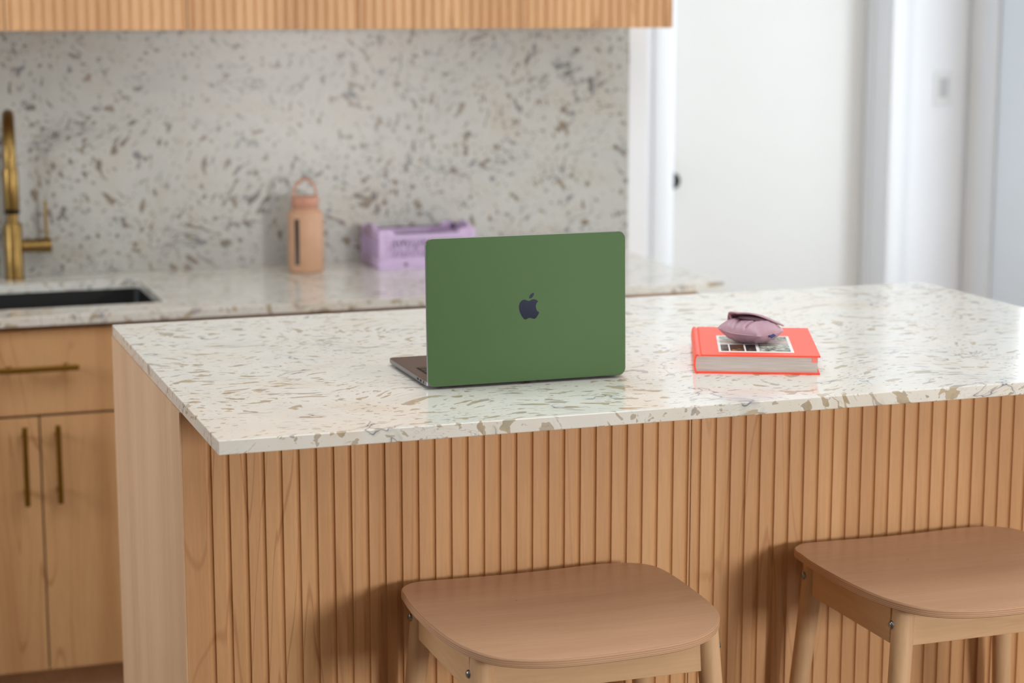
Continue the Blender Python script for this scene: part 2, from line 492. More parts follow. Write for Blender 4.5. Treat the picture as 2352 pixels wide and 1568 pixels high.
finish('door', BX(-.207, .197, 0, .02, .112, z(-.387)), M['maple'], t, bevel=.001)
# left neighbour beyond the frame edge is not shown

# worktop with a sink cut-out (rounded), built as a ring
def slab_with_hole(name, x0, x1, y0, y1, t, hole, mat, loc):
    bm = bmesh.new()
    hx0, hx1, hy0, hy1, r = hole
    inner = rrect(hx0, hx1, hy0, hy1, r, 8)
    n = len(inner)
    # matching outer loop: project each inner point to the outer rectangle
    def outer(pt):
        cx, cy = (hx0 + hx1) / 2, (hy0 + hy1) / 2
        return pt
    q = n // 4
    corners = [(x1, y1), (x0, y1), (x0, y0), (x1, y0)]
    for zz, flip in ((0, False), (-t, True)):
        iv = [bm.verts.new((a, b, zz)) for a, b in inner]
        ov = [bm.verts.new((a, b, zz)) for a, b in corners]
        if zz == 0: top = (iv, ov)
        else: bot = (iv, ov)
        for c in range(4):
            for k in range(q - 1):
                bm.faces.new([iv[c * q + k], iv[c * q + k + 1], ov[c]])
            bm.faces.new([iv[c * q + q - 1], iv[(c * q + q) % n], ov[(c + 1) % 4], ov[c]])
    for (a, b) in (top, ):
        for k in range(n):
            bm.faces.new([top[0][k], top[0][(k + 1) % n], bot[0][(k + 1) % n], bot[0][k]])
        for k in range(4):
            bm.faces.new([top[1][k], top[1][(k + 1) % 4], bot[1][(k + 1) % 4], bot[1][k]])
    return finish(name, bm, mat, loc=loc, bevel=.0012)
SX0, SX1, SY0, SY1 = -.42, .287, 2.19, 2.60
bw = slab_with_hole('back_worktop', -.9, bx1, YC, Yw - .001, BT, (SX0, SX1, SY0, SY1, .02), M['stone'], (0, 0, ZB))
tag(bw, 'long speckled stone worktop along the kitchen wall with the sink cut into it', 'worktop')
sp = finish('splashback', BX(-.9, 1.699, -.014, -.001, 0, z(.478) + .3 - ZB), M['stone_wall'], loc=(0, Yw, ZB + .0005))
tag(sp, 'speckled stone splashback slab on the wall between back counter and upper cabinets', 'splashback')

# sink
sk = thing('sink', 'black undermount sink set in the back counter below the brass tap', 'sink', ((SX0 + SX1) / 2, (SY0 + SY1) / 2, ZB - .21))
bm = bmesh.new()
a, b = (SX1 - SX0) / 2 + .006, (SY1 - SY0) / 2 + .006
outer_ = rrect(-a - .012, a + .012, -b - .012, b + .012, .03); inner_ = rrect(-a, a, -b, b, .024); innb = rrect(-a + .012, a - .012, -b + .012, b - .012, .02)
zt_ = .21 - BT - .0005
L0 = [bm.verts.new((x, y, -.004)) for x, y in outer_]; L1 = [bm.verts.new((x, y, zt_)) for x, y in outer_]
L2 = [bm.verts.new((x, y, zt_)) for x, y in inner_]; L3 = [bm.verts.new((x, y, .004)) for x, y in innb]
for A, B_ in ((L0, L1), (L1, L2), (L2, L3)):
    for k in range(len(A)): bm.faces.new([A[k], A[(k + 1) % len(A)], B_[(k + 1) % len(A)], B_[k]])
bm.faces.new(L0[::-1]); bm.faces.new(L3)
finish('basin', bm, M['sink'], sk, smooth=40)
bm = bmesh.new(); lathe(bm, [(0, .0045), (.03, .0045), (.038, .007), (.042, .0045)], 32)
finish('drain', bm, M['blackmetal'], sk, smooth=40)

# faucet
fx, fy = -.0095, 2.70
fc = thing('kitchen_faucet', 'tall brushed brass gooseneck tap with side lever behind the sink', 'tap', (fx, fy, ZB))
bm = bmesh.new(); lathe(bm, [(0, 0), (.0255, 0), (.0255, .004), (.0235, .006), (.0235, .142), (.022, .144), (0, .144)], 48)
finish('body', bm, M['brass'], fc, smooth=40)
bm = bmesh.new()
hx, hy = -.019, -.215          # tip of the spout relative to the body
path = [(0, 0, .14), (0, 0, .2), (0, 0, .26), (0, 0, .315)]
for k in range(1, 25):
    a = PI * k / 24
    s = (1 - math.cos(a)) / 2
    path.append((hx * s, hy * s, .315 + .107 * math.sin(a)))
path.append((hx, hy, .30))
tube(bm, path, .0150, 28)
finish('spout', bm, M['brass'], fc, smooth=50)
bm = bmesh.new(); lathe(bm, [(0, .198), (.0165, .198), (.0188, .203), (.0188, .296), (.0165, .302), (0, .302)], 40, hx, hy)
sh = finish('spray_head', bm, M['brass'], fc, smooth=40)
bm = bmesh.new(); lathe(bm, [(0, .190), (.0178, .190), (.0192, .192), (.0192, .197), (.017, .199), (0, .199)], 40, hx, hy)
finish('nozzle_ring', bm, M['blackmetal'], sh, smooth=40)
bm = bmesh.new(); tube(bm, [(.02, 0, .084), (.064, 0, .084)], .0165, 32); tube(bm, [(.064, 0, .084), (.066, 0, .084), (.094, 0, .084)], [.0165, .0185, .0185], 32)
lv = finish('valve', bm, M['brass'], fc, smooth=40)
bm = bmesh.new(); tube(bm, [(.083, 0, .095), (.083, 0, .198)], .0042, 16)
finish('lever', bm, M['brass'], fc, smooth=40)

# bottle
by = 2.60
bt = thing('water_bottle', 'peach water bottle with a loop cap and dark window strip, standing on the back counter', 'bottle', (.727, by, ZB))
R = .0465
bm = bmesh.new(); lathe(bm, [(0, 0), (R - .006, 0), (R - .002, .003), (R, .010), (R, .150), (R - .0015, .156), (R - .006, .161), (.038, .163), (.036, .166), (0, .166)], 64)
finish('body', bm, M['bottle'], bt, smooth=35)
bm = bmesh.new(); lathe(bm, [(0, .166), (.0345, .166), (.0345, .175), (0, .175)], 48); finish('collar', bm, M['collar'], bt, smooth=35)
bm = bmesh.new(); lathe(bm, [(0, .175), (.0355, .175), (.0365, .177), (.0365, .194), (.0345, .198), (0, .199)], 48)
finish('cap', bm, M['cap'], bt, smooth=35)
bm = bmesh.new()
pts = []
for k in range(0, 25):
    a = PI * k / 24
    pts.append((-.0295 * math.cos(a), 0, .196 + .046 * math.sin(a) ** .9 if 0 < k < 24 else .196))
for i, (A, B_) in enumerate(zip(pts, pts[1:])): pass
# flat strap swept along the arc
rings = []
for i, p_ in enumerate(pts):
    P = Vector(p_); T = (Vector(pts[min(i + 1, 24)]) - Vector(pts[max(i - 1, 0)])).normalized()
    N = Vector((T.z, 0, -T.x))
    rings.append([bm.verts.new(P + N * u + Vector((0, 1, 0)) * w_) for u, w_ in ((.003, .009), (.003, -.009), (-.003, -.009), (-.003, .009))])
for A, B_ in zip(rings, rings[1:]):
    for k in range(4): bm.faces.new([A[k], A[(k + 1) % 4], B_[(k + 1) % 4], B_[k]])
bm.faces.new(rings[0]); bm.faces.new(rings[-1][::-1])
lp = finish('loop_handle', bm, M['cap'], bt, smooth=60, bevel=.001); lp.rotation_euler = (0, 0, math.radians(-12))
# recessed strip window following the curve
bm = bmesh.new()
ca = math.radians(-90 - 14 - 28)
for zz in (.018, .138): pass
seg = 6; wa = .0064 / R
va = [[bm.verts.new(((R + dr_) * math.cos(ca + wa * (2 * k / seg - 1)), (R + dr_) * math.sin(ca + wa * (2 * k / seg - 1)), zz)) for k in range(seg + 1)] for zz in (.022, .142) for dr_ in (.0006, -.002)]
for k in range(seg):
    bm.faces.new([va[0][k], va[0][k + 1], va[2][k + 1], va[2][k]])
    bm.faces.new([va[1][k + 1], va[1][k], va[3][k], va[3][k + 1]])
    bm.faces.new([va[0][k + 1], va[0][k], va[1][k], va[1][k + 1]]); bm.faces.new([va[2][k], va[2][k + 1], va[3][k + 1], va[3][k]])
bm.faces.new([va[0][0], va[2][0], va[3][0], va[1][0]]); bm.faces.new([va[0][seg], va[1][seg], va[3][seg], va[2][seg]])
finish('window_strip', bm, M['amber'], bt)

# crate
cr = thing('folding_crate', 'lilac perforated plastic crate standing on the back counter behind the laptop', 'crate', (1.048, 2.652, ZB))
W2, D2, CH = .134, .087, .094
def side_long(s):
    """openwork long side facing -y (s=-1) or +y"""
    y0, y1 = (-D2, -D2 + .006) if s < 0 else (D2 - .006, D2)
    bm = bmesh.new()
    def B(a, b, c, d, e=0): box(bm, a, b, y0 - e if s < 0 else y0, y1 if s < 0 else y1 + e, c, d)
    B(-W2, W2, .002, .030)
    # upper rim with raised ends
    prism(bm, [(-W2 + .004, .078), (W2 - .004, .078), (W2 - .004, .103), (W2 - .036, .103), (W2 - .048, .092), (-W2 + .048, .092), (-W2 + .036, .103), (-W2 + .004, .103)], y0, y1, 'y')
    for x_ in (-W2 + .001, W2 - .013): B(x_, x_ + .012, .028, .10, .004)
    B(-W2 + .028, -W2 + .034, .03, .08, .0025); B(W2 - .034, W2 - .028, .03, .08, .0025)
    B(-.003, .003, .03, .08)
    B(-W2, W2, .0, .005, .003); B(-W2 + .012, W2 - .012, .088, .092, .003)
    B(-W2 + .013, -W2 + .028, .03, .078)
    B(W2 - .028, W2 - .013, .03, .078)
    # chevron ribs
    for x_ in [ -.094 + .0115 * k for k in range(17)]:
        if abs(x_) < .004: continue
        dirn = 1 if int((x_ + .1) / .033) % 2 == 0 else -1
        for zz0, zz1, q in ((.030, .054, 1), (.054, .078, -1)):
            dx = .010 * dirn * q
            prism(bm, [(x_ - dx / 2 - .0026, zz0), (x_ - dx / 2 + .0026, zz0), (x_ + dx / 2 + .0026, zz1), (x_ + dx / 2 - .0026, zz1)], y0, y1, 'y')
    B(-W2 + .02, W2 - .02, .0525, .0555)
    return bm
for s in (-1, 1): finish('side_panel', side_long(s), M['lilac'], cr, bevel=.0008)
for s in (-1, 1):
    x0, x1 = (-W2, -W2 + .006) if s < 0 else (W2 - .006, W2)
    bm = bmesh.new()
    box(bm, x0, x1, -D2 + .006, D2 - .006, .002, .030)
    prism(bm, [(-D2 + .006, .078), (D2 - .006, .078), (D2 - .006, .098), (.046, .100), (.030, .113), (-.030, .113), (-.046, .100), (-D2 + .006, .098)], x0, x1, 'x')
    for k in range(9):
        y_ = -D2 + .012 + k * .0175
        box(bm, x0, x1, y_, y_ + .006, .03, .078)
    box(bm, x0 - .003 if s < 0 else x0, x1 if s < 0 else x1 + .003, -D2 + .01, D2 - .01, .094, .098)
    finish('end_panel', bm, M['lilac'], cr, bevel=.0008)
bm = bmesh.new()
for k in range(14): box(bm, -W2 + .006 + k * .0195, -W2 + .014 + k * .0195, -D2 + .006, D2 - .006, .002, .005)
for k in range(8): box(bm, -W2 + .006, W2 - .006, -D2 + .01 + k * .022, -D2 + .016 + k * .022, .0022, .0048)
finish('base', bm, M['lilac'], cr)
for sx in (-1, 1):
    bm = bmesh.new(); tube(bm, [(sx * (W2 - .075), -D2 - .0005, .011), (sx * (W2 - .075), -D2 + .0015, .011)], .0048, 20)
    finish('vent_hole_shade', bm, M['hollow_shade'], cr)  # solid dark disc standing in for the shade in a hole

# ------------------------------------------------------------------ upper cabinets
YU, ZU = 2.384, z(.478)
def upper(label, x0, x1, doors):
    cx = (x0 + x1) / 2
    t = thing('wall_cabinet', label, 'cabinet', (cx, YU, ZU), group=None)
    finish('carcass', BX(x0 - cx + .001, x1 - cx - .001, .0185, Yw - YU - .016, .0, .82), M['maple_pale'], t)
    for a, b in zip(doors, doors[1:]):
        flp('door', a - cx + .0015, b - cx - .0015, 0, -.0, .82, [a - cx + .0127 + GP * 1.0 * k for k in range(80)], t, M['maple'])
    return t
upper('fluted maple wall cabinet at the far left, above the brass tap', -.9, .3945, [-.9, -.465, -.035, .3945])
upper('wide fluted maple wall cabinet with two doors, above the bottle', .3945, 1.252, [.3945, .822, 1.252])
upper('fluted maple wall cabinet at the right end, beside the white door', 1.252, 1.672, [1.252, 1.672])

# ------------------------------------------------------------------ laptop
lt = thing('laptop', 'open grey laptop with a sage green lid facing the camera, standing on the island', 'laptop', (.3446, .2263, H0), -.00516)
LW, LD = .3041, .2124
# base: underside tapers, so the bottom outline is inset
bm = bmesh.new()
o1 = rrect(0, LW, .002, LD, .010, 8); o2 = rrect(.0015, LW - .0015, .0035, LD - .0015, .009, 8); o3 = rrect(.012, LW - .012, .012, LD - .012, .008, 8)
la = [[bm.verts.new((x, y, zz)) for x, y in o] for o, zz in ((o3, .0016), (o2, .0034), (o1, .0052), (o1, .0104))]
lb = [bm.verts.new((x, y, .0108)) for x, y in rrect(.0004, LW - .0004, .0024, LD - .0004, .0096, 8)]
la.append(lb)
for A, B_ in zip(la, la[1:]):
    for k in range(len(A)): bm.faces.new([A[k], A[(k + 1) % len(A)], B_[(k + 1) % len(A)], B_[k]])
bm.faces.new(la[0][::-1]); bm.faces.new(la[-1])
base = finish('base', bm, M['alu'], lt, smooth=30)
base['label'] = 'grey aluminium keyboard base'
deck = bmesh.new(); prism(deck, rrect(.0012, LW - .0012, .012, LD - .0012, .009, 8), .0107, .0110)
finish('top_deck', deck, M['deck'], lt)
# the keyboard well lies nearer the hinge
KX0, KX1, KY0, KY1 = .016, LW - .016, .020, .1175
finish('keyboard_well', BX(KX0, KX1, KY0, KY1, .01095, .0112), M['well'], base)
keymesh = {}
def key(x0, x1, y0, y1):
    w, d = round(x1 - x0, 4), round(y1 - y0, 4)
    if (w, d) not in keymesh:
        bm = bmesh.new(); prism(bm, rrect(-w / 2, w / 2, -d / 2, d / 2, .0012, 3), 0, .0009)
        o = finish('key', bm, M['key'], base, loc=((x0 + x1) / 2, (y0 + y1) / 2, .0112)); keymesh[(w, d)] = o
    else:
        o = keymesh[(w, d)].copy(); COL.objects.link(o); o.parent = base; o.location = ((x0 + x1) / 2, (y0 + y1) / 2, .0112)
rows = [[1] * 14, [1] * 13 + [1.55], [1.55] + [1] * 13, [1.8] + [1] * 11 + [1.8], [2.35] + [1] * 10 + [2.35], [1, 1, 1, 1.25, 5.5, 1.25, 1, 1, 1]]
ky_ = KY0 + .001
rh = (KY1 - KY0 - .002) / 6
for r_, row in enumerate(rows):
    tot = sum(row); x = KX0 + .001; u = (KX1 - KX0 - .002) / tot
    for wk in row:
        key(x + .0011, x + wk * u - .0011, ky_ + .0012, ky_ + rh - .0012); x += wk * u
    ky_ += rh
bm = bmesh.new(); prism(bm, rrect(.085, LW - .085, .128, .204, .004, 4), .01102, .01115)
finish('trackpad', bm, M['alu'], base)
for y0_, y1_, nm in ((.046, .0545, 'port'), (.032, .0405, 'port'), (.0195, .0235, 'port')):
    bm = bmesh.new(); prism(bm, rrect(y0_, y1_, .0062 if y1_ - y0_ > .005 else .0057, .0094 if y1_ - y0_ > .005 else .0099, .0012, 4), -.00012, .001, 'x')
    finish(nm, bm, M['rubber'], base)
for fx_, fy_ in ((.03, .03), (LW - .03, .03), (.03, LD - .03), (LW - .03, LD - .03)):
    bm = bmesh.new(); lathe(bm, [(0, 0), (.006, 0), (.007, .0018), (0, .0018)], 20, fx_, fy_); finish('foot', bm, M['rubber'], base)
bm = bmesh.new(); tube(bm, [(.03, .0065, .0075), (LW - .03, .0065, .0075)], .0042, 16); finish('hinge', bm, M['rubber'], lt)
# lid: local plane, x across, y up, thickness towards the user
lid = bpy.data.objects.new('lid', None); link(lid); lid.parent = lt
lid.location = (0, 0, .004); lid.rotation_euler = (math.radians(90) - .02994 * -1 * -1 + 0, 0, 0)
lid.empty_display_size = .02
# rotate so local y points up and leans by the measured tilt; local -z points to the keyboard side
LH = .2124
def lidloop(inset, zz, r):
    return [(x, y, zz) for x, y in rrect(inset, LW - inset, inset, LH - inset, r, 10)]
bm = bmesh.new()
ls = [[bm.verts.new(p_) for p_ in lidloop(i, zz, r)] for i, zz, r in ((.0, -.0044, .0105), (0, -.0009, .0105), (.0004, -.0003, .0102), (.0012, 0, .0096))]
for A, B_ in zip(ls, ls[1:]):
    for k in range(len(A)): bm.faces.new([A[k], A[(k + 1) % len(A)], B_[(k + 1) % len(A)], B_[k]])
bm.faces.new(ls[0][::-1]); bm.faces.new(ls[-1])
sh_ = finish('lid_shell', bm, M['alu'], lid, smooth=30)
bm = bmesh.new()
ls = [[bm.verts.new(p_) for p_ in lidloop(i, zz, r)] for i, zz, r in ((.0006, -.0003, .0102), (.0006, .00012, .0102), (.0011, .0004, .0098))]
for A, B_ in zip(ls, ls[1:]):
    for k in range(len(A)): bm.faces.new([A[k], A[(k + 1) % len(A)], B_[(k + 1) % len(A)], B_[k]])
bm.faces.new(ls[0][::-1]); bm.faces.new(ls[-1])
skn = finish('lid_skin', bm, M['green'], lid, smooth=30); skn['label'] = 'sage green lid cover'
bm = bmesh.new(); prism(bm, rrect(.004, LW - .004, .008, LH - .004, .006, 6), -.0048, -.0043)
finish('screen', bm, M['screen'], lid)
LB = [(0.15319, 0.11703), (0.15549, 0.11725), (0.15754, 0.11836), (0.16009, 0.11906), (0.16264, 0.11884), (0.16544, 0.11764), (0.16773, 0.11568), (0.16592, 0.11383), (0.16462, 0.11147), (0.16419, 0.10834), (0.16457, 0.10541), (0.16557, 0.10293), (0.16709, 0.10116), (0.16923, 0.09983), (0.16819, 0.09721), (0.16663, 0.09462), (0.16472, 0.09229), (0.16317, 0.09091), (0.16138, 0.09052), (0.15934, 0.09087), (0.1573, 0.09171), (0.15501, 0.09231), (0.15271, 0.09204), (0.15066, 0.09108), (0.14862, 0.09031), (0.14684, 0.09055), (0.14557, 0.09159), (0.14356, 0.09412), (0.14156, 0.09761), (0.13982, 0.10133), (0.13874, 0.10526), (0.13852, 0.10866), (0.1389, 0.11202), (0.1402, 0.1151), (0.14226, 0.11742), (0.14481, 0.11874), (0.14736, 0.11896), (0.1499, 0.11825), (0.15167, 0.11744)]
LL = [(0.1613, 0.12844), (0.16144, 0.12689), (0.16065, 0.12451), (0.1591, 0.12216), (0.15705, 0.12081), (0.15424, 0.12046), (0.1541, 0.12192), (0.15504, 0.12429), (0.15685, 0.12663), (0.15915, 0.12797)]
def smooth_loop(P, corners, k=5):
    n = len(P); out = []
    for i in range(n):
        p0, p1, p2, p3 = [Vector(P[j % n]) for j in (i - 1, i, i + 1, i + 2)]
        if i in corners: p0 = p1
        if (i + 1) % n in corners: p3 = p2
        for s in range(k):
            t_ = s / k
            out.append(tuple(.5 * ((2 * p1) + (p2 - p0) * t_ + (2 * p0 - 5 * p1 + 4 * p2 - p3) * t_ ** 2 + (3 * p1 - p0 - 3 * p2 + p3) * t_ ** 3)))
    return out
bm = bmesh.new()
prism(bm, smooth_loop(LB, {6, 13}), .0002, .0006); prism(bm, smooth_loop(LL, {0, 5}), .0002, .0006)
lg = finish('emblem', bm, M['logo'], lid); lg['label'] = 'dark mirror fruit-shaped emblem'

# ------------------------------------------------------------------ book
bk = thing('book', 'thick coral hardcover book lying flat on the island, photo panel on its cover', 'book', (.757, .221, H0), math.radians(-23.4))
BWd, BL_, BH = .187, .254, .0285
ct = .0026
# cover: back board, front board (with joint groove), spine
bm = bmesh.new(); box(bm, .004, BWd, 0, BL_, 0, ct); finish('back_cover', bm, M['cover'], bk, bevel=.0006)
bm = bmesh.new(); pts = [(.003, BH - ct), (.003, BH), (.0062, BH), (.0078, BH - .0015), (.0098, BH - .0015), (.0116, BH), (BWd, BH), (BWd, BH - ct)]
prism(bm, pts, 0, BL_, 'y')
fcv = finish('front_cover', bm, M['cover'], bk, bevel=.0004)
bm = bmesh.new(); pts = []
for k in range(9):
    a = -PI / 2 + PI * k / 8
    pts.append((.004 - .0042 * math.cos(a), BH / 2 + BH / 2 * math.sin(a)))
for k in range(9):
    a = PI / 2 - PI * k / 8
    pts.append((.0055 - .0032 * math.cos(a), BH / 2 + (BH / 2 - .0022) * math.sin(a)))
prism(bm, pts, 0, BL_, 'y'); finish('spine', bm, M['cover'], bk, smooth=40)
bm = bmesh.new(); prism(bm, [(.0045, ct), (BWd - .004, ct), (BWd - .004, BH - ct), (.0045, BH - ct), (.0025, BH * .72), (.002, BH / 2), (.0025, BH * .28)], .004, BL_ - .004, 'y')
pg = finish('pages', bm, M['pages'], bk, smooth=40)
M['pinktab'] = plain('pink_index_mark', srgb(246, 140, 130), .6)
finish('index_mark', BX(BWd - .0125, BWd - .0037, .0037, .0045, BH - ct - .0085, BH - ct - .001), M['pinktab'], pg)
M['printwhite'] = plain('white_print', srgb(238, 236, 234), .4, var=.01)
PX0, PX1, PY0, PY1 = .0375, .1500, .024, .170
ph = finish('photo_panel', BX(PX0, PX1, PY0, PY1, BH - .0001, BH + .0003), M['printwhite'], fcv)
def photo_mat(name, cols, sc, seed):
    t = NT(name)
    v = t.coords(scale=(1, 1, 1), shift=True)
    n = t.noise(v, sc, 4, .7, .6)
    st = [(.25 + .5 * i / (len(cols) - 1), c) for i, c in enumerate(cols)]
    r = t.ramp(n.outputs[0], st, 'CONSTANT' if len(cols) > 4 else 'LINEAR')
    t.link(r.outputs[0], t.b.inputs['Base Color']); t.b.inputs['Roughness'].default_value = .35
    return t.m
# dish photo, street photo, façade photos printed on the panel (inside its own surface)
pm = [photo_mat('photo_still_life', [srgb(20, 16, 16), srgb(26, 22, 20), srgb(48, 40, 32), srgb(200, 188, 110)], 90, 1),
      photo_mat('photo_flowers', [srgb(18, 14, 12), srgb(24, 18, 14), srgb(90, 56, 20), srgb(250, 180, 60)], 75, 2),
      photo_mat('photo_street', [srgb(20, 24, 24), srgb(70, 84, 70), srgb(150, 160, 140), srgb(210, 214, 206), srgb(40, 50, 60), srgb(120, 130, 90)], 90, 3),
      photo_mat('photo_wall', [srgb(150, 120, 96), srgb(196, 172, 150), srgb(206, 196, 186), srgb(170, 160, 150)], 40, 4)]
def pr(x0, x1, y0, y1, m, nm='printed_photo'):
    o = finish(nm, BX(-(x1 - x0) / 2, (x1 - x0) / 2, -(y1 - y0) / 2, (y1 - y0) / 2, 0, .00008), m, ph, loc=((x0 + x1) / 2, (y0 + y1) / 2, BH + .0003))
pr(.0415, .0530, .032, .089, pm[0]); pr(.0552, .0765, .032, .089, pm[1]); pr(.0790, .0945, .032, .089, pm[0])
pr(.0990, .1455, .032, .089, pm[2])
pr(.0415, .0945, .094, .125, pm[3]); pr(.0990, .1455, .094, .099, pm[0]); pr(.0990, .1455, .099, .125, pm[3])
pr(.0415, .1455, .130, .164, pm[2])

# ------------------------------------------------------------------ pouch on the book
pz = H0 + BH + .0003
po = thing('pouch', 'small puffy mauve pouch with an open flap and navy tag, lying on the coral book', 'pouch', (.885, .293, pz), math.radians(-58))
PA, PB, PH = .041, .038, .0185
bm = bmesh.new()
NU, NV = 40, 28
def pil(u, v, sgn):
    e = max(0.0, (1 - abs(u) ** 3.2)) ** .62 * max(0.0, (1 - abs(v) ** 3.0)) ** .62
    hgt = PH * e
    # quilting creases across the body
    for c_ in (-.25, .28):
        hgt *= 1 - .20 * math.exp(-((u - c_ - .03 * math.sin(3 * v)) / .035) ** 2) * (1 if sgn > 0 else .3)
    hgt += .0007 * math.sin(23 * u + 5 * v) * math.sin(9 * v - 3 * u) * e
    pinch = 1 - .10 * (1 - abs(u)) * 0
    x_ = PA * u * (1 - .05 * v * v); y_ = PB * v * (1 - .07 * u * u)
    zc = .0165 + (.006 * u * u if u < 0 else 0)
    return (x_, y_, max(.0002, zc + (hgt if sgn > 0 else -hgt * .95)))
gt = {}
for s in (1, -1):
    for i in range(NU + 1):
        for j in range(NV + 1):
            u, v = -1 + 2 * i / NU, -1 + 2 * j / NV
            edge = i in (0, NU) or j in (0, NV)
            if edge and s == -1: gt[(s, i, j)] = gt[(1, i, j)]; continue
            gt[(s, i, j)] = bm.verts.new(pil(u, v, s))
for s in (1, -1):
    for i in range(NU):
        for j in range(NV):
            q = [gt[(s, i, j)], gt[(s, i + 1, j)], gt[(s, i + 1, j + 1)], gt[(s, i, j + 1)]]
            bm.faces.new(q if s > 0 else q[::-1])
finish('body', bm, M['mauve'], po, smooth=60)
# seam piping round the edge
bm = bmesh.new()
ring = []
for k in range(72):
    a = 2 * PI * k / 72
    c_, s_ = math.cos(a), math.sin(a); m_ = max(abs(c_), abs(s_)) ** .85
    u, v = c_ / m_, s_ / m_; u = max(-1, min(1, u)); v = max(-1, min(1, v))
    p_ = pil(u * .999, v * .999, 1); ring.append(Vector((p_[0], p_[1], .0165 + (.006 * u * u if u < 0 else 0))))
ring.append(ring[0]); tube(bm, ring, .0011, 8, cap=False); finish('piping', bm, M['mauve'], po, smooth=60)
# flap: sheet hinged along the back edge, folded forward and hovering over the body
bm = bmesh.new()
prof = [(.033, .022), (.036, .032), (.030, .0405), (.018, .0435), (.006, .0455), (-.005, .0468), (-.0085, .0462)]
NF = 18; top = []; botm = []
for i in range(NF + 1):
    t_ = i / NF; xx = -.029 + .080 * t_
    rt = []; rb = []
    for k, (yy, zz) in enumerate(prof):
        drop = .021 * t_ ** 1.7 * (1 if k > 1 else .5)
        sk_ = .006 * t_
        P = Vector((xx + (.004 * (1 - t_) if k > 3 else 0), yy + sk_ * 0, zz - drop - .0 + .0012 * math.sin(6 * t_ + k)))
        n0 = Vector((0, prof[min(k + 1, 6)][1] - prof[max(k - 1, 0)][1], -(prof[min(k + 1, 6)][0] - prof[max(k - 1, 0)][0]))).normalized()
        rt.append(bm.verts.new(P + n0 * .0016)); rb.append(bm.verts.new(P - n0 * .0016))
    top.append(rt); botm.append(rb)
K = len(prof)
for i in range(NF):
    for k in range(K - 1):
        bm.faces.new([top[i][k], top[i][k + 1], top[i + 1][k + 1], top[i + 1][k]])
        bm.faces.new([botm[i][k], botm[i + 1][k], botm[i + 1][k + 1], botm[i][k + 1]])
    for k in (0, K - 1): bm.faces.new([top[i][k], top[i + 1][k], botm[i + 1][k], botm[i][k]])
for i in (0, NF):
    for k in range(K - 1): bm.faces.new([top[i][k], top[i][k + 1], botm[i][k + 1], botm[i][k]])
fl = finish('flap', bm, M['mauve'], po, smooth=60); fl.rotation_euler = (0, 0, math.radians(46))
md = fl.modifiers.new('sub', 'SUBSURF'); md.levels = 1; md.render_levels = 2
# dark ellipsoid painting the shade in the opening under the flap
bm = bmesh.new(); bmesh.ops.create_uvsphere(bm, u_segments=24, v_segments=12, radius=1, matrix=Matrix.Translation((.004, .004, .0345)) @ Matrix.Rotation(math.radians(46), 4, 'Z') @ Matrix.Rotation(math.radians(9), 4, 'Y') @ Matrix.Diagonal((.026, .012, .0050, 1)))
finish('opening', bm, M['hollow_shade'], po, smooth=60)
# zip pull at the back left
bm = bmesh.new(); tube(bm, [(-.034, .004, .026), (-.038, .004, .034), (-.0425, .004, .041)], [.0014, .0026, .0018], 12)
finish('pull_tab', bm, M['mauve'], po, smooth=60)
bm = bmesh.new(); box(bm, -.002, .0075, -.0062, .0062, -.0006, .0006)
tg = finish('woven_tag', bm, M['navy'], po, loc=(.0395, -.008, .0168)); tg.rotation_euler = (math.radians(8), math.radians(28), 0)

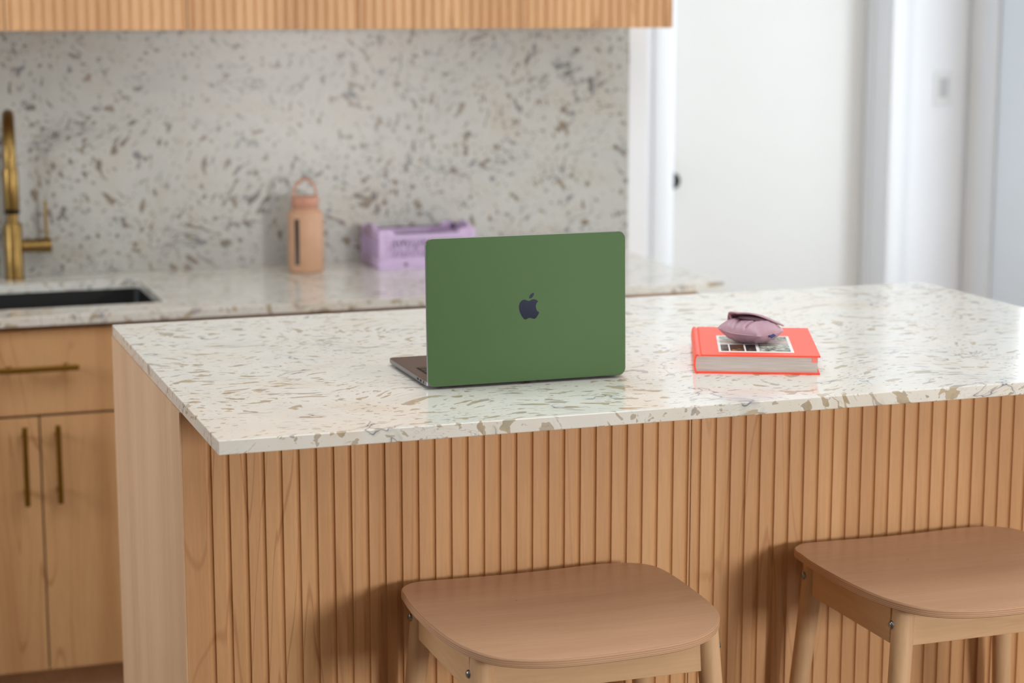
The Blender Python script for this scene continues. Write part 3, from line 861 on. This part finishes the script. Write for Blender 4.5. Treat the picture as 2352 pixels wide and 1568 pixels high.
# ------------------------------------------------------------------ stools
def make_stool():
    t = thing('bar_stool', '', 'stool', (0, 0, 0), group=None)
    SH = H0 - .29                       # seat height
    ST = .0125
    # seat outline traced as a soft rounded trapezoid
    out = [(-.200, .1415), (-.199, .158), (-.193, .175), (-.181, .188), (-.164, .195), (-.118, .1935), (-.06, .190), (0, .189), (.055, .191), (.108, .194), (.140, .192), (.170, .184), (.190, .168), (.2, .145), (.204, .105), (.204, .055), (.202, 0), (.198, -.05), (.190, -.085), (.176, -.115), (.150, -.150), (.115, -.175), (.07, -.189), (0, -.196), (-.06, -.197), (-.105, -.191), (-.140, -.178), (-.166, -.157), (-.184, -.122), (-.196, -.08), (-.203, -.02), (-.205, .04), (-.204, .10)]
    out = smooth_loop(out, set(), 3)
    bm = bmesh.new()
    def dish(x, y):     # gentle saddle
        return -.0035 * math.exp(-(x / .13) ** 2 - ((y + .0) / .12) ** 2) 
    n = len(out)
    loops = []
    def ring(scale, zf, inset=0):
        vs = []
        for (x, y) in out:
            L = math.hypot(x, y); s = scale * (L - inset) / L
            X, Y = x * s, y * s; vs.append(bm.verts.new((X, Y, zf(X, Y))))
        return vs
    # underside centre -> edge -> top centre
    for sc in (.15, .4, .65, .85): loops.append(ring(sc, lambda x, y: -ST + dish(x, y)))
    loops.append(ring(1, lambda x, y: -ST + dish(x, y), .002)); loops.append(ring(1, lambda x, y: -ST + .0015 + dish(x, y)))
    loops.append(ring(1, lambda x, y: -.0018 + dish(x, y))); loops.append(ring(1, lambda x, y: dish(x, y), .0018))
    for sc in (.97, .9, .8, .65, .5, .35, .2, .1): loops.append(ring(sc, dish))
    bm.faces.new(loops[0][::-1])
    edge_faces = []
    for li, (A, B_) in enumerate(zip(loops, loops[1:])):
        for k in range(n):
            f = bm.faces.new([A[k], A[(k + 1) % n], B_[(k + 1) % n], B_[k]])
            if li in (4, 5, 6): f.material_index = 1
    bm.faces.new(loops[-1])
    seat = finish('seat', bm, [M['seat'], M['ply']], t, loc=(0, 0, SH), smooth=35)
    zt_ = SH - ST - .0005
    A0 = .170; YF_, YB_ = -.108, .152; leg_r = .0165
    sp_ = math.tan(math.radians(4.5))
    for sx in (-1, 1):
        for sy, y0 in ((-1, YF_), (1, YB_)):
            bm = bmesh.new()
            hh = zt_
            ax_ = (A0 - .002 - (.006 if sy < 0 else 0)) 
            xc_ = -.002 if sy < 0 else 0
            pth = []; rr = []
            for q in (0, .001, .1, .3, .55, .8, .98, 1.0):
                zz = zt_ * (1 - q)
                off = max(0, (zt_ - zz)) * sp_
                pth.append((xc_ + sx * (ax_ + off), y0 + sy * off * .8, zz)); rr.append(leg_r * (1 - .28 * q) * (.93 if q in (0, 1.0) else 1))
            tube(bm, pth, rr, 28)
            lg_ = finish('leg', bm, M['birch'], t, smooth=50)
            zb = zt_ - .026; off = .026 * sp_
            bm = bmesh.new()
            xb = xc_ + sx * (ax_ + off + leg_r)
            tube(bm, [(xb - sx * .002, y0 + .002, zb), (xb + sx * .0015, y0 + .002, zb), (xb + sx * .0032, y0 + .002, zb), (xb + sx * .0038, y0 + .002, zb)], [.0058, .0058, .004, .0015], 20)
            finish('bolt', bm, M['steel'], lg_, smooth=60)
    # aprons
    ah = .057
    g_ = -.0035; dx_ = ah * sp_
    for xc_, hw, y0_, y1_ in ((-.002, A0 - .008 - leg_r - g_, YF_ - .009, YF_ + .008), (0, A0 - .002 - leg_r - g_, YB_ - .006, YB_ + .011)):
        bm = bmesh.new(); prism(bm, [(xc_ - hw, zt_ - .0005), (xc_ + hw, zt_ - .0005), (xc_ + hw + dx_, zt_ - ah), (xc_ - hw - dx_, zt_ - ah)], y0_, y1_, 'y')
        finish('apron', bm, M['birch_x'], t, bevel=.0012)
    for sx in (-1, 1):
        a_, b_ = sorted((sx * (A0 + .009), sx * (A0 - .009)))
        finish('apron', BX(a_, b_, YF_ + .012, YB_ - .012, zt_ - ah, zt_ - .0005), M['birch_y'], t, bevel=.0015)
    # lower stretchers
    zs = .26; off = (zt_ - zs) * sp_
    xs_ = A0 - .002 + off; yf_ = YF_ - off * .8; yb_ = YB_ + off * .8
    for a_, b_, m in (((-xs_, yf_), (xs_, yf_), 'birch_x'), ((-xs_, yb_), (xs_, yb_), 'birch_x'), ((-xs_, yf_), (-xs_, yb_), 'birch_y'), ((xs_, yf_), (xs_, yb_), 'birch_y')):
        bm = bmesh.new(); tube(bm, [(*a_, zs), (*b_, zs)], .0095, 16); finish('stretcher', bm, M[m], t, smooth=60)
    return t
def copy_tree(o, parent=None):
    c = o.copy(); COL.objects.link(c)
    if parent is not None: c.parent = parent
    for ch in [x for x in bpy.data.objects if x.parent == o]: copy_tree(ch, c)
    return c
st1 = make_stool()
st2 = copy_tree(st1)
st1.location = (.499, .0605, 0); st2.location = (1.1325, .0605, 0)
st1['label'] = 'birch bar stool below the laptop, its whole rounded plywood seat in view'
st2['label'] = 'birch bar stool at the right edge of the picture, seat cut off'
st1['group'] = st2['group'] = 'bar stools at the island'

# ------------------------------------------------------------------ camera
cam = bpy.data.cameras.new('camera'); co = bpy.data.objects.new('camera', cam); link(co)
Cx, Cy, Cz, yaw, pitch, fpx = -.4464, -2.40709, .54655, .33546, .17153, 4509.34
f = Vector((math.sin(yaw) * math.cos(pitch), math.cos(yaw) * math.cos(pitch), -math.sin(pitch)))
r = Vector((math.cos(yaw), -math.sin(yaw), 0)); u = r.cross(f)
co.matrix_world = Matrix(((r.x, u.x, -f.x, Cx), (r.y, u.y, -f.y, Cy), (r.z, u.z, -f.z, Cz + H0), (0, 0, 0, 1)))
cam.sensor_width = 36; cam.lens = 36 * fpx / 2352
cam.clip_start = .05
cam.dof.use_dof = True; cam.dof.focus_distance = 2.74; cam.dof.aperture_fstop = 4
S.camera = co

# ------------------------------------------------------------------ light
w = bpy.data.worlds.new('world'); S.world = w; w.use_nodes = True
wn = w.node_tree.nodes; wl = w.node_tree.links
bg = wn['Background']
sky = wn.new('ShaderNodeTexSky'); sky.sky_type = 'HOSEK_WILKIE'; sky.turbidity = 4; sky.sun_direction = (-.3, -.5, .8)
mixn = wn.new('ShaderNodeMix'); mixn.data_type = 'RGBA'; mixn.inputs[0].default_value = .75
wl.new(sky.outputs[0], mixn.inputs[6]); mixn.inputs[7].default_value = (.95, .97, 1, 1)
wl.new(mixn.outputs[2], bg.inputs['Color']); bg.inputs['Strength'].default_value = .3

def area(name, loc, target, sx, sy, power, col=(1, 1, 1), spread=180):
    L = bpy.data.lights.new(name, 'AREA'); L.shape = 'RECTANGLE'; L.size = sx; L.size_y = sy; L.energy = power; L.color = col
    L.spread = math.radians(spread)
    o = bpy.data.objects.new(name, L); link(o); o.location = loc
    d = Vector(target) - Vector(loc); o.rotation_euler = d.to_track_quat('-Z', 'Y').to_euler()
    return o
area('window_light_rear', (2.45, YN - .02, 1.58), (2.1, 0, 1.45), .75, .75, 81, (1, .985, .96))
area('window_light_right', (XR + .05, 1.45, 1.6), (0, 1.45, 1.5), .8, 1.6, 19, (.86, .94, 1))
area('added_light_hall', (XR - .03, 2.92, 1.45), (0, 2.92, 1.45), .45, 1.9, 10.5, (.84, .93, 1))  # lamp added in front of the side door, standing in for daylight there
area('window_light_left', (XL - .02, 1.2, 1.75), (0, 1.0, 1.2), .9, 1.0, 27, (.93, .97, 1))
area('added_light_overhead', (.6, .25, CE - .03), (.6, .25, 0), 1.3, 1.7, 15, (.93, .97, 1))  # unseen overhead lamp, added to lift the worktop and seats

vs = S.view_settings
vs.view_transform = 'Standard'; vs.look = 'None'; vs.gamma = 1; vs.use_curve_mapping = False
vs.exposure = 0.5
